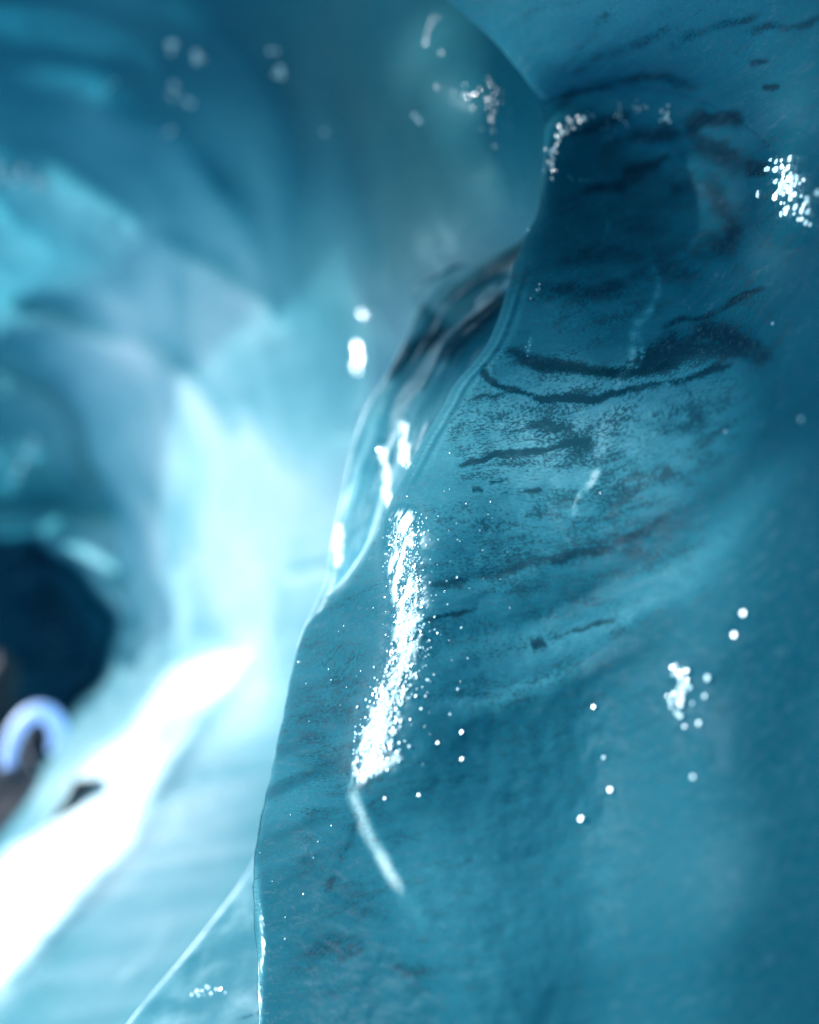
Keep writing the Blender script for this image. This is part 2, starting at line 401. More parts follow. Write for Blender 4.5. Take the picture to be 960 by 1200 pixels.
zone = .20 * lump(700, 560, 190, 150) + .2 * lump(820, 500, 120, 80) + .16 * lump(720, 300, 190, 110) + .10 * lump(620, 800, 200, 120) + .30 * lump(620, 500, 130, 45) + .22 * lump(640, 640, 190, 80) + .25 * lump(380, 850, 70, 130) + .2 * lump(450, 1050, 120, 130) + .22 * lump(750, 330, 160, 60) + .3 * lump(800, 200, 110, 70) + .12 * lump(600, 860, 120, 90)
brk = fbm(np.stack([PXA * .5, PY, 0 * PXA], -1), .05, 4, 97)
dirt = dirt * np.clip(.98 + .9 * brk, .4, 1.15)
dirt = np.clip(dirt + .9 * zone * (1 + 1.2 * brk), 0, 1.3) + .06
dirt = dirt * (1 - .85 * sst(PXA, 800, 900) * sst(PY, 470, 560)) * (1 - .9 * (1 - sst(UU, .42 + .5 * sst(PY, 480, 560), .62 + .5 * sst(PY, 480, 560))) * sst(PY, 330, 420) * sst(PY, 700, 640))
shadeA = T_A(np.clip(PXA, 250, 1200), PY)
shadeA = shadeA - 1.5 * np.exp(-(UU / .22) ** 2) * sst(PY, 620, 760)             # pale edge glow painted into the tone
shadeA = shadeA - .8 * np.exp(-(UU / .25) ** 2) * (1 - sst(PY, 620, 760))
shadeA = shadeA + .7 * L([(575, 425), (650, 400), (750, 400), (880, 385)], 25)
shadeA = shadeA - 1.5 * np.exp(-(ed / 8) ** 2) * f * (1 - sst(PY, 960, 1060)) * sst(PY, 895, 935) - .6 * np.exp(-(ed / 10) ** 2) * f * sst(PY, 940, 1000) * (1 - sst(PY, 1060, 1120))
shadeA = shadeA + .9 * L([(965, 420), (905, 510), (800, 605), (680, 685), (520, 745)], 26) - .7 * L([(965, 480), (905, 570), (800, 660), (680, 735), (520, 790)], 24) + .8 * L([(480, 870), (640, 830), (800, 700)], 24) - .6 * L([(480, 840), (640, 800), (790, 680)], 12)  # bowl shading painted as a dark band with light below
# pale healed cracks
crk = np.zeros_like(PXA)
for pl, w, s in [([(762, 295), (770, 330), (762, 360), (745, 385), (740, 420), (728, 440), (722, 470)], 5, .9), ([(742, 380), (752, 410), (746, 430)], 3.5, .7), ([(700, 545), (690, 565), (678, 580), (668, 605)], 4, 1.6),
                 ([(720, 470), (710, 510), (700, 545)], 9, .4), ([(598, 335), (610, 345), (632, 348)], 2.5, .5), ([(622, 395), (618, 415)], 2.2, 1.0), ([(560, 275), (700, 290)], 2, 0.),
                 ([(705, 235), (712, 265), (705, 290)], 3, .5), ([(620, 770), (700, 740), (800, 690), (880, 600)], 14, .35), ([(500, 830), (600, 810), (660, 780)], 10, .35),
                 ([(650, 595), (720, 570), (760, 530)], 16, .3), ([(705, 940), (708, 1000), (702, 1140)], 16, .3)]:
    crk = np.maximum(crk, line(PXA, PY, pl, w, warp=(wxs * .8, wys * .8)) * f * s * (0.65 + .5 * n3 * 2))
shadeA = shadeA - 1.6 * crk
dirt = dirt * (1 - .6 * np.clip(crk, 0, 1))
# painted edge highlight at the foot of the wall
shadeA = shadeA - 2.2 * line(PXA, PY, [(299, 1010), (302, 1060), (306, 1110), (303, 1170), (302, 1230)], 5) * f
shadeA = shadeA * 1.6 + 1.15 + 2.4 * sst(PXA, 780, 980) * sst(PY, 380, 620) + 1.0 * sst(PXA, 560, 760) * sst(PY, 640, 800) + .5 * sst(PY, 170, 90) - 1.1 * np.exp(-((PXA - 660) / 150) ** 2 - ((PY - 510) / 55) ** 2)  # painted tone: right side darker, lit shelf paler
shadeA = np.clip(shadeA, .4, 8)
STREAK = [(474, 612), (470, 660), (478, 715), (472, 770), (452, 815), (440, 860), (428, 900)]
frost = np.clip(.9 * line(PXA, PY, STREAK, 20, taper=False) * f
                + .8 * lump(925, 220, 45, 65) + .1 * lump(800, 810, 40, 40) + .6 * line(PXA, PY, [(646, 200), (652, 160), (690, 140), (760, 130)], 16) * f + .02, 0, 1)
nb = fbm(np.stack([PXA * .6, PY, 0 * PXA], -1), .006, 4, 95)
slope = .12 + .22 * sst(PY, 560, 160) + .16 * sst(PY, 640, 800) * sst(PXA, 470, 380)
q2 = np.maximum(PXA - 560, 0)
bedv = np.stack([(PXA - .2 * PY) / 1000., (PY + slope * (PXA - 560) + .00075 * q2 ** 2 + 34 * nb) / 1000.], -1)
up = sst(PY, 150, 70)
bedv[..., 0] = (1 - up) * bedv[..., 0] + up * (PXA * .8 - PY * .55) / 1000
bedv[..., 1] = (1 - up) * bedv[..., 1] + up * ((PXA - 560) * .5 + PY * .8 + 45 + 34 * nb) / 1000
isceil = (cside < 0) & (PY < 300) | (PY < 112)
isceil = isceil & ((UU > 0) | (PY < 118))
cellceil = isceil[:-1, :-1]
stri = np.clip(vnoise(np.stack([PXA * .004 + PY * .002, (PY + .45 * PXA) * .07, 0 * PXA], -1), 1, 191), -1, 1)
lowz = np.exp(-((PXA - 350) / 60) ** 2 - ((PY - 960) / 90) ** 2) * f
shadeA = shadeA - 1.6 * stri * lowz
rim = np.exp(-((UU - .05) / .05) ** 2) * (.55 + .6 * vnoise(np.stack([PY * .03, 0 * PY, 0 * PY], -1), 1, 192)) * sst(PY, 240, 330)
rim2 = (np.exp(-((UU - .42) / .05) ** 2) + .7 * np.exp(-((UU - .62) / .06) ** 2)) * sst(PY, 300, 360) * sst(PY, 600, 500)
shadeA = shadeA - 1.3 * rim2 + 1.6 * np.exp(-((UU - .52) / .05) ** 2) * sst(PY, 300, 360) * sst(PY, 600, 500)
rimlight = np.clip(.42 * rim + .20 * rim2, 0, 1) * f  # rim highlight painted as whitening along the edge
attA = {'ice_shade': shadeA, 'dirt': dirt, 'snow': rimlight + .05 * np.exp(-((PXA - 660) / 150) ** 2 - ((PY - 510) / 50) ** 2) + .62 * line(PXA, PY, STREAK, 17, taper=False, warp=(wxs * .8, wys * .4)) * f * np.clip(1.05 + 3.2 * fbm(Pn * [1, 1, .6], 150, 3, 99), .2, 1.6) + .6 * line(PXA, PY, [(430, 896), (450, 896), (466, 886)], 9, taper=False) * f + .5 * line(PXA, PY, [(410, 905), (416, 935), (432, 975), (458, 1025), (480, 1060)], 14, warp=(wxs * .3, wys * .3)) * f + .6 * line(PXA, PY, [(298, 1020), (304, 1060), (309, 1110), (305, 1150), (303, 1240)], 5) * f * (.7 + 1.2 * n3) + .4 * line(PXA, PY, [(700, 545), (690, 565), (678, 580), (668, 605)], 3) * f, 'frost': frost}  # snow here paints white highlights: streak core, rims and edge lines
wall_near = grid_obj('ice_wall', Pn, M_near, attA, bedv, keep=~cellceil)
tag(wall_near, 'near blue ice wall with dark sediment beds and a glittering ridge, filling the right side', 'ice wall')
ceil = grid_obj('ice_ceiling', Pn, M_near, attA, bedv, keep=cellceil)
tag(ceil, 'dark teal ice ceiling overhanging the alcove, top right', kind='structure')

# ------------------------------------------------------------------ far cave: left wall, ledge, tunnel
hole = smooth_poly([(-420, 700), (-200, 640), (-80, 622), (0, 628), (40, 628), (68, 648), (95, 662), (118, 692), (143, 722), (136, 760), (124, 800), (98, 826), (72, 862),
                    (48, 905), (22, 950), (-20, 1000), (-90, 1080), (-250, 1200), (-420, 1300)], 4)
D_B = tps([
    (-300, -400, 1.4), (0, -400, 1.35), (300, -400, 1.3), (500, -300, 1.3), (-300, 0, 2.1), (0, 0, 2.1), (200, 0, 1.9), (350, 0, 1.68), (450, 0, 1.5), (520, 20, 1.38), (700, 0, 1.6),
    (600, 120, 1.25), (560, 200, 1.28), (500, 250, 1.42), (560, 300, 1.36), (640, 250, 1.3), (450, 150, 1.5), (470, 330, 1.62), (720, 200, 1.9),
    (100, 150, 2.7), (300, 180, 2.35), (400, 260, 2.1), (0, 300, 3.4), (150, 350, 3.55), (300, 350, 2.75), (400, 400, 2.3), (-300, 300, 3.9), (-300, 600, 4.6),
    (0, 460, 4.0), (100, 500, 4.3), (200, 480, 3.55), (250, 560, 3.3), (300, 520, 2.95), (380, 540, 2.5), (60, 600, 4.2), (140, 640, 4.6), (220, 640, 3.6), (300, 650, 3.05), (370, 660, 2.5),
    (160, 760, 4.3), (200, 740, 4.1), (260, 730, 3.3), (320, 720, 2.8), (370, 720, 2.45), (110, 830, 3.8), (60, 900, 3.3), (0, 980, 2.8), (-100, 1100, 2.4),
    (250, 780, 3.7), (180, 850, 3.2), (100, 930, 2.8), (20, 1030, 2.4), (300, 850, 2.9), (230, 920, 2.6), (130, 1030, 2.25), (40, 1130, 1.95),
    (310, 950, 2.3), (260, 1040, 2.05), (170, 1130, 1.8), (80, 1200, 1.65), (290, 1150, 1.65), (400, 900, 2.3), (400, 1200, 1.5), (500, 600, 2.6), (500, 450, 2.2), (0, 1500, 1.2), (300, 1500, 1.15), (-250, 1400, 1.5), (600, 800, 2.5), (600, 1200, 1.6),
], 1e-3)
T_B = tps([  # dark top and pale centre painted into these tone points
    (-200, 0, 3.4), (0, 40, 3.7), (200, 80, 5.2), (330, 70, 5.6), (120, 20, 3.8), (100, 150, 3.0), (0, 130, 2.8), (450, 40, 4.0), (300, 150, 4.6), (230, 160, 3.8), (200, 250, 3.0), (100, 280, 2.6), (0, 300, 2.2),
    (150, 350, 1.4), (80, 350, 1.7), (250, 330, 2.0), (350, 300, 2.9), (420, 300, 2.8), (380, 430, 2.1), (390, 520, 1.4), (320, 420, 1.7), (270, 430, 1.3), (200, 440, 1.2), (60, 420, 1.6), (30, 500, 2.0), (60, 580, 3.1), (110, 605, 3.0),
    (250, 540, .7), (300, 590, .6), (350, 590, .8), (180, 540, 1.0), (160, 590, 1.5), (230, 680, .7), (170, 670, 1.4), (330, 650, 1.0), (160, 765, 2.4), (110, 835, 2.1), (30, 960, 2.0),
    (250, 760, .5), (100, 950, .4), (290, 880, 1.0), (250, 940, 1.0), (280, 1000, 1.4), (200, 1050, 1.1), (50, 1180, 1.6), (120, 1130, 1.1), (250, 1150, 1.9), (350, 760, 1.2), (300, 780, .9), (330, 840, 1.3),
    (560, 30, 4.6), (600, 130, 4.6), (560, 190, 3.3), (520, 270, 1.2), (490, 320, .8), (560, 270, 1.0), (460, 200, 3.8), (620, 220, 2.6), (480, 130, 4.4), (500, 600, 1.2), (500, 1100, 1.5),
], 2e-3)
RB, CB = 620, 520
pyb = np.linspace(-360, 1520, RB); ub = np.linspace(0, 1, CB)
xr = np.minimum(sil(pyb) + 95, 760)
PYB, UB = np.meshgrid(pyb, ub, indexing='ij')
PXB = -190 + (xr[:, None] + 190) * UB
DB = D_B(PXB, PYB)
w1 = 16 * fbm(np.stack([PXB, PYB, 0 * PXB], -1), .008, 3, 120); w2 = 16 * fbm(np.stack([PXB, PYB, 0 * PXB], -1), .008, 3, 130)
shadeB = T_B(np.clip(PXB, -150, 760), np.clip(PYB, -100, 1300))
folds = [  # polyline, width, relief (share of distance), painted fold shading
    ([(110, 70), (170, 130), (230, 165), (260, 210), (300, 260)], 20, .018, .8), ([(-20, 180), (60, 190), (110, 230), (170, 270)], 20, .02, .5),
    ([(180, 275), (240, 300), (300, 335), (325, 390)], 13, .022, .7), ([(-20, 350), (60, 360), (120, 385), (170, 395), (220, 425), (250, 480), (275, 540)], 14, .022, .6),
    ([(-40, 410), (40, 440), (90, 480), (110, 540), (140, 600)], 15, .025, .5), ([(0, 400), (50, 430), (90, 475)], 12, .01, .4),
    ([(330, 60), (345, 180), (345, 300), (355, 420)], 24, .02, .5), ([(400, 80), (405, 160), (430, 260), (440, 340)], 20, .018, .5), ([(250, 180), (290, 250), (318, 330), (330, 400)], 14, .018, .5),
    ([(-60, 575), (40, 585), (100, 592), (150, 612)], 17, .03, .7), ([(150, 560), (200, 600), (240, 660)], 14, .012, .35), ([(280, 455), (300, 500), (330, 560)], 12, .012, .35),
    ([(335, 668), (375, 665), (395, 655)], 6, .02, 1.1), ([(260, 640), (270, 700), (290, 740)], 10, .01, .3), ([(140, 776), (170, 772), (200, 750)], 9, .02, .8),
    ([(410, 340), (425, 395), (430, 450), (415, 500)], 12, -.015, -.25), ([(300, 640), (330, 700), (325, 760)], 10, .01, .35), ([(120, 640), (150, 690), (160, 740)], 10, .015, .5)]
for pl, w, dep, tt in folds:
    v = line(PXB, PYB, pl, w, warp=(w1, w2)); DB = DB * (1 + .9 * dep * v); shadeB = shadeB + 1.7 * tt * v
    v2 = line(PXB, PYB, [(a - w * .7, b + w * 1.3) for a, b in pl], w * 1.4, warp=(w1, w2)); DB = DB * (1 - dep * .7 * v2); shadeB = shadeB - 1.0 * tt * v2
PB = unproj(PXB, PYB, DB)
m1 = fbm(PB, 1.6, 3, 140); m2 = fbm(PB, 5, 3, 150); m3 = fbm(PB, 16, 3, 160)
scal = np.abs(fbm(PB * np.array([1, .6, 1]), 2.2, 2, 170))      # sharp-edged scallops
inb = sst(PXB, 430, 480) * sst(PYB, 420, 330)                    # smoother bulge by the near edge
DB = DB * (1 + (1 - .75 * inb) * (.020 * m1 + .008 * m2 + .0022 * m3 - .035 * scal))
shadeB = shadeB + (1 - .7 * inb) * (.5 * m1 + .3 * m2 - 2.5 * (scal - .15))
# ledge: whitened to paint in the sunlit strip, and ridges that run down it
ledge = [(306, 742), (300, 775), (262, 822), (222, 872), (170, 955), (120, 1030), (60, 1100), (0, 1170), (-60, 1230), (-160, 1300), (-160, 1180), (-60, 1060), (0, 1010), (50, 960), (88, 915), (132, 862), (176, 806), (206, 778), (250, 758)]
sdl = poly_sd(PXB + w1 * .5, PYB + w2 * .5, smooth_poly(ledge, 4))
snow = sst(sdl + 10 * vnoise(np.stack([PXB * .02, PYB * .02, 0 * PXB], -1), 1, 195), 34, -40)  # whitening that paints in the sunlit strip
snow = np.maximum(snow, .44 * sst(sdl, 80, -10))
snow = np.maximum(snow, .38 * np.exp(-((PXB - 280) / 85) ** 2 - ((PYB - 650) / 130) ** 2))  # far wall whitened here to paint in its pale glow
snow = np.maximum(snow, .36 * np.exp(-((PXB - 250) / 150) ** 2 - ((PYB - 380) / 70) ** 2))  # pale glow painted in
snow = np.maximum(snow, .42 * np.exp(-((PXB - 205) / 100) ** 2 - ((PYB - 540) / 130) ** 2))  # pale glow painted in
snow = np.maximum(snow, .34 * np.exp(-((PXB - 130) / 90) ** 2 - ((PYB - 360) / 70) ** 2))  # pale glow painted in
snow = np.maximum(snow, .40 * sst(sdl, 190, 20) * sst(PYB, 690, 760) * sst(PYB, 1120, 940) * (PXB > 40))  # painted whitening around the sunlit strip
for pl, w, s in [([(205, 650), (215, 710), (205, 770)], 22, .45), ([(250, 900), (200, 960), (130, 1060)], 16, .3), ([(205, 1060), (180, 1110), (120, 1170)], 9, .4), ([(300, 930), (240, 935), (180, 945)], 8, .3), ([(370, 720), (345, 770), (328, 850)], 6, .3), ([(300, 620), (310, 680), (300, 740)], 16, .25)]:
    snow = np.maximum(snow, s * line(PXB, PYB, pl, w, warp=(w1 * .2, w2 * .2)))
DB = DB * (1 - .012 * line(PXB, PYB, [(293, 1015), (262, 1060), (215, 1120), (150, 1200), (80, 1290)], 9, warp=(w1 * .2, w2 * .2)))
DB = DB * (1 - .02 * sst(sdl, 22, -10))
below = sst(sdl, 0, 40) * sst(PYB, 800, 860) * (PXB > 60)
str_ = vnoise(np.stack([PXB * .004 + PYB * .012, PYB * .075 + PXB * .012, 0 * PXB], -1), 1, 190)
shadeB = shadeB + .45 * str_ * below
# the dark tunnel beyond
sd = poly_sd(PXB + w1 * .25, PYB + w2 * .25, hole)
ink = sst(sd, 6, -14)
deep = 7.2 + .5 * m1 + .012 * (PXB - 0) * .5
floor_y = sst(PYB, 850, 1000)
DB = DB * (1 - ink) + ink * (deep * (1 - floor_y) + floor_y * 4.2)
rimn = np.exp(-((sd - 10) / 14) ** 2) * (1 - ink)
shadeB = shadeB - .5 * rimn * sst(PYB, 800, 640)
shadeB = shadeB * (1 - ink) + ink * (18 + .8 * m2 - 3.0 * line(PXB, PYB, [(60, 650), (110, 700), (132, 750), (110, 800)], 22))  # tunnel darkness painted into the tone
shadeB = shadeB + (1 - ink) * (1.5 * sst(PXB, 260, -40) * sst(PYB, 760, 560) + (1 - .9 * inb) * 1.5 * sst(PYB, 400, 60) + .3 * sst(PYB, 300, 500)) * (1 - sst(PYB, 700, 900) * .6)
snow = np.maximum(snow, .36 * np.exp(-((PXB - 515) / 75) ** 2 - ((PYB - 280) / 70) ** 2))  # lower bulge brightened by painted whitening
shadeB = shadeB + .4 * np.exp(-((PXB - 510) / 90) ** 2 - ((PYB - 260) / 70) ** 2) + .7 * np.exp(-((PXB - 320) / 70) ** 2 - ((PYB - 440) / 80) ** 2) - .8 * np.exp(-((PXB - 310) / 110) ** 2 - ((PYB - 520) / 150) ** 2) * (1 - ink)
shadeB = np.clip(shadeB, .1, 26)
rockf = ink * sst(PYB + .3 * PXB, 880, 930)
dirtB = rockf * 1.3
snow = snow * (1 - ink)
frostB = np.clip(.03 + .3 * line(PXB, PYB, [(560, 60), (600, 130)], 40), 0, 1) * (1 - ink)
PB = unproj(PXB, PYB, DB)
bedB = np.stack([(PXB * .5) / 1000, (PYB + .3 * PXB) / 1000], -1)
attB = {'ice_shade': shadeB, 'dirt': dirtB, 'snow': snow, 'frost': frostB}
c_t = (sd < -2)[:-1, :-1]
c_l = ((sdl < 6) & ~(sd < -2))[:-1, :-1]
c_b = ((PXB > 452) & (PYB < 345))[:-1, :-1] & ~c_t & ~c_l
tag(grid_obj('cave_wall', PB, M_far, attB, bedB, keep=~c_t & ~c_l), 'far cave wall of pale blue scalloped ice', kind='structure')
tag(grid_obj('tunnel', PB, M_far, attB, bedB, keep=c_t), 'dark navy tunnel opening in the far wall', kind='structure')
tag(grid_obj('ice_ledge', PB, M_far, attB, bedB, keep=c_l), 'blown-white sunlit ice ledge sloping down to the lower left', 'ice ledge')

# ------------------------------------------------------------------ the cave behind the camera, and the ground and added sun-blocking slab outside
azi = np.radians(np.linspace(-8, 186, 150)); elv = np.radians(np.linspace(-62, 78, 110))
AZ, EL = np.meshgrid(azi, elv, indexing='ij')
RS = 1.75 + .25 * np.sin(AZ)
PR = np.stack([RS * np.cos(AZ) * np.cos(EL), -.15 - RS * np.sin(AZ) * np.cos(EL), 1.35 + 1.65 * np.sin(EL)], -1)
nr = fbm(PR, 1.6, 4, 400)
PR = PR * 1.0 + (PR - np.array([0, -.15, 1.35])) * (.12 * nr)[..., None]
tag(grid_obj('cave_wall.001', PR, M_far, {'ice_shade': 3.6 + .8 * nr, 'dirt': 0 * nr, 'snow': 0 * nr, 'frost': 0 * nr}, PR[..., :2]),
    'blue ice closing the cave behind the camera', kind='structure')
gx = np.sinh(np.linspace(-5, 5, 160)) / np.sinh(5) * 400
GX, GY = np.meshgrid(gx, gx, indexing='ij')
PG = np.stack([GX, GY + 2, -.35 + 0 * GX], -1); PG[..., 2] += .12 * fbm(PG, .35, 3, 410) * np.clip(np.hypot(GX, GY) / 6, 0, 1)
tag(grid_obj('ground', PG, M_snow, {}), 'snow on the glacier outside the cave', kind='structure')

# unseen slab added to shade the upper cave, with gaps cut to light the glints
XS = -2.15
def shadow_at(p):
    k = (XS - p[0]) / SUN[0]; q = p + k * SUN; return q[1], q[2]
gaps = []
def surf_A(px, py):
    i = int(np.clip(np.searchsorted(pyr, py), 0, NR - 1)); j0 = NC // 10; j = j0 + int(np.argmin(np.abs(PXA[i, j0:] - px))); return Pn[i, j]
def surf_B(px, py):
    i = int(np.clip(np.searchsorted(pyb, py), 0, RB - 1)); j = int(np.argmin(np.abs(PXB[i] - px))); return PB[i, j]
for (x, y, ry, rz) in [(925, 222, .020, .030), (652, 170, .016, .022), (725, 140, .02, .012), (783, 136, .007, .010)]: gaps.append((*shadow_at(surf_A(x, y)), ry + .035, rz + .035))
for (x, y, ry, rz) in [(595, 125, .035, .03), (515, 35, .02, .02), (215, 80, .06, .075), (325, 76, .03, .05), (22, 207, .03, .02), (28, 537, .0, .0), (422, 395, .03, .055), (132, 98, .03, .03)]: gaps.append((*shadow_at(surf_B(x, y)), ry + .03, rz + .03))
gy = np.linspace(-.25, 6.5, 620); gz = np.linspace(1.7, 6.2, 420)
GZ, GYY = np.meshgrid(gz, gy, indexing='ij')
e3 = np.stack([GYY, GZ, 0 * GZ], -1)
edge = 2.62 + (.05 + .07 * sst(GYY, 2, 2.6)) * fbm(e3 * [1, 0, 0], 2.2, 5, 430) - .35 * sst(GYY, .5, -.2) + .33 * sst(GYY, 1.9, 2.3) - 1.2 * np.clip((GYY - 3.55) / .8, 0, 1)
keep = GZ > edge
for (cy, cz, ry, rz) in gaps:
    wob = 1 + .35 * fbm(e3, 22, 2, 440)
    keep &= ((GYY - cy) / ry) ** 2 + ((GZ - cz) / rz) ** 2 > wob
relief = .10 * fbm(e3, 2.5, 5, 450)
FR = np.stack([XS + relief, GYY, GZ], -1); BK = FR + SUN * .5 + np.stack([-.15 * fbm(e3, 1.2, 4, 460), 0 * GZ, 0 * GZ], -1)
kc = keep[:-1, :-1] & keep[1:, :-1] & keep[1:, 1:] & keep[:-1, 1:]
nG = GZ.size; ig = np.arange(nG).reshape(GZ.shape)
q = np.stack([ig[:-1, :-1], ig[1:, :-1], ig[1:, 1:], ig[:-1, 1:]], -1)[kc]
pad = np.pad(kc, 1)
side = []
for (di, dj, a_, b_) in ((-1, 0, (0, 0), (0, 1)), (1, 0, (1, 0), (1, 1)), (0, -1, (0, 0), (1, 0)), (0, 1, (0, 1), (1, 1))):
    m_ = kc & ~pad[1 + di:1 + di + kc.shape[0], 1 + dj:1 + dj + kc.shape[1]]
    ii, jj = np.nonzero(m_)
    A_ = ig[ii + a_[0], jj + a_[1]]; B_ = ig[ii + b_[0], jj + b_[1]]
    side.append(np.stack([A_, B_, B_ + nG, A_ + nG], -1))
fg = np.vstack([q, q[:, ::-1] + nG] + side); VG = np.vstack([FR.reshape(-1, 3), BK.reshape(-1, 3)])
used = np.unique(fg); rm = np.full(len(VG), -1); rm[used] = np.arange(len(used))
go = mesh_obj('sun_block_slab', VG[used], rm[fg], M_snow)
tag(go, 'unseen slab added above the cave mouth to shade the upper cave', kind='structure')

# ------------------------------------------------------------------ folds between the near wall and the far cave
WET_GLINTS = [[(446, 520), (452, 550), (456, 598)], [(396, 612), (394, 665)], [(420, 398), (419, 425)], [(474, 492), (473, 545)], [(560, 395), (515, 400)]]  # glossy streaks, also painted white as glints
def rib(name, left, right, d0, d1, tfun, n=260, m=70, bulge=.05, mat=None, streakf=None, frostv=.3, label='', seed=0):
    """an upright rounded fold of ice: left edge curve, right edge curve (hidden behind the wall), wraps back on its left"""
    L_ = np.array(left, float); R_ = np.array(right, float)
    STK = 0. if name == 'ice_lobe' else 1.
    t = np.linspace(0, 1, n); tl = np.linspace(0, 1, len(L_)); tr = np.linspace(0, 1, len(R_))
    lx, ly = cubic_interp(t, tl, L_[:, 0]), cubic_interp(t, tl, L_[:, 1])
    rx, ry = cubic_interp(t, tr, R_[:, 0]), cubic_interp(t, tr, R_[:, 1])
    uu = np.linspace(-.8, 1, m)
    Tt, Uu = np.meshgrid(t, uu, indexing='ij')
    k = np.where(Uu > 0, Uu ** 2, .35 * Uu ** 2)
    X = lx[:, None] + (rx - lx)[:, None] * k; Y = ly[:, None] + (ry - ly)[:, None] * k
    dd = np.interp(t, np.linspace(0, 1, len(d0)), d0)[:, None]; de = np.interp(t, np.linspace(0, 1, len(d1)), d1)[:, None]
    D = np.where(Uu > 0, dd + (de - dd) * k - bulge * np.sin(np.clip(Uu, 0, 1) * np.pi) ** 1 * .8, dd + .5 * np.abs(Uu) ** 1.3)
    P = unproj(X, Y, D); nn = fbm(P, 14, 3, seed + 200)
    D = D + .008 * nn; P = unproj(X, Y, D)
    stk = vnoise(np.stack([Uu * 8 + .8 * nn, Tt * 3.2, 0 * Uu + seed], -1), 1, 210); stf = vnoise(np.stack([Uu * 19 + nn, Tt * 4.5, 0 * Uu + seed], -1), 1, 211)
    at = {'ice_shade': np.clip(STK * (1.5 * stk + .9 * stf) + 1.1 * tfun(X, Y, Uu) + .1 + .4 * nn, .2, 9), 'dirt': .8 * streakf(X, Y) * (1 + .4 * nn) if streakf else 0 * X, 'snow': .42 * np.exp(-(Uu / .10) ** 2) * (.7 + nn) + .20 + .14 * sst(Y, 470, 600) + STK * .5 * np.clip(stf * 1.2 - .15, 0, .5) + sum(.72 * line(X, Y, q, 4.2, taper=True, warp=(4 * fbm(P, 90, 2, 77), 0)) * np.clip(.9 + 1.6 * fbm(P, 160, 2, 78), .2, 1.3) for q in WET_GLINTS[:4]), 'frost': .03 + .8 * sum(line(X, Y, q, 9, taper=False) for q in WET_GLINTS)}  # refracted dark streaks, rim light and glints painted into the colour
    o = grid_obj(name, P, mat or M_fold, at, np.stack([X / 1000 * .7 + Y / 1000 * .7, (X * .7 - Y * .7) / 1000], -1), flip=False)
    tag(o, label, 'ice fold', 'ice folds along the edge of the near wall'); return o

def t_outer(X, Y, U):
    t = 1.5 + .3 * sst(Y, 520, 380) + .9 * np.exp(-((X - 450) / 22) ** 2 - ((Y - 545) / 25) ** 2) - .5 * np.exp(-(U / .18) ** 2)
    t = t + 3.6 * line(X, Y, [(452, 445), (470, 420), (492, 402), (515, 395), (540, 390)], 15)
    t = t + 1.6 * line(X, Y, [(480, 350), (500, 375), (515, 395)], 14)
    return t + .5 * line(X, Y, [(400, 640), (395, 560), (430, 500)], 12)
rib('ice_fold', [(625, 285), (570, 308), (522, 330), (492, 362), (474, 400), (453, 440), (428, 480), (412, 530), (401, 580), (388, 640), (380, 685), (352, 750), (345, 800)],
    [(680, 290), (660, 330), (650, 350), (630, 380), (600, 410), (560, 450), (520, 520), (490, 580), (470, 630), (450, 680), (430, 730), (420, 800)],
    [1.46, 1.44, 1.42, 1.39, 1.36, 1.32, 1.29, 1.26, 1.22, 1.18, 1.14, 1.1, 1.08], [1.2, 1.2, 1.15, 1.12, 1.1, 1.08, 1.06, 1.05, 1.05, 1.05], t_outer, streakf=lambda X, Y: 1.25 * line(X, Y, [(450, 448), (470, 422), (492, 406), (520, 398), (548, 392)], 12) + 1.2 * line(X, Y, [(512, 358), (545, 338), (575, 319), (606, 293), (640, 270)], 9) + .7 * line(X, Y, [(478, 345), (500, 365), (515, 385)], 9) + .5 * line(X, Y, [(372, 672), (400, 664)], 5),
    label='outermost pale fold of smooth ice left of the near wall, with two wet streaks painted white as glints', seed=1)
def t_inner(X, Y, U):
    t = 1.7 + .9 * sst(Y, 520, 440) - 1.3 * np.exp(-(U / .2) ** 2)
    t = t + 3.4 * line(X, Y, [(520, 425), (535, 400), (560, 375), (590, 340)], 17)
    return t - .8 * line(X, Y, [(500, 520), (540, 450), (560, 415)], 9)
rib('ice_fold.001', [(640, 215), (628, 255), (608, 308), (587, 337), (547, 372), (517, 399), (506, 425), (491, 454), (477, 477), (470, 507), (458, 560), (436, 625), (408, 672), (380, 700)],
    [(690, 215), (690, 255), (680, 308), (670, 350), (650, 400), (620, 430), (590, 470), (560, 510), (540, 550), (520, 590), (500, 620), (480, 660), (450, 700), (430, 730)],
    [1.3, 1.27, 1.22, 1.2, 1.17, 1.14, 1.13, 1.12, 1.11, 1.1, 1.09, 1.08, 1.07, 1.06], [1.15, 1.12, 1.1, 1.08, 1.05, 1.03, 1.02, 1.02, 1.02, 1.02, 1.02, 1.02, 1.02, 1.02], t_inner, streakf=lambda X, Y: 1.25 * line(X, Y, [(512, 428), (522, 405), (545, 385), (570, 362), (592, 335)], 14) + .8 * line(X, Y, [(492, 462), (503, 440), (512, 415)], 5) + .7 * line(X, Y, [(478, 545), (500, 505), (530, 465), (556, 425)], 5),
    label='narrow dark-streaked fold of clear ice pressed against the edge of the near wall', seed=2)
def t_shelf(X, Y, U):
    t = .2 + .5 * sst(Y, 330, 280) - .6 * np.exp(-(U / .2) ** 2)
    t = t + 3.0 * line(X, Y, [(520, 350), (550, 335), (580, 318), (615, 292)], 9) + 1.6 * line(X, Y, [(485, 335), (520, 322), (555, 302), (600, 286)], 4)
    return t
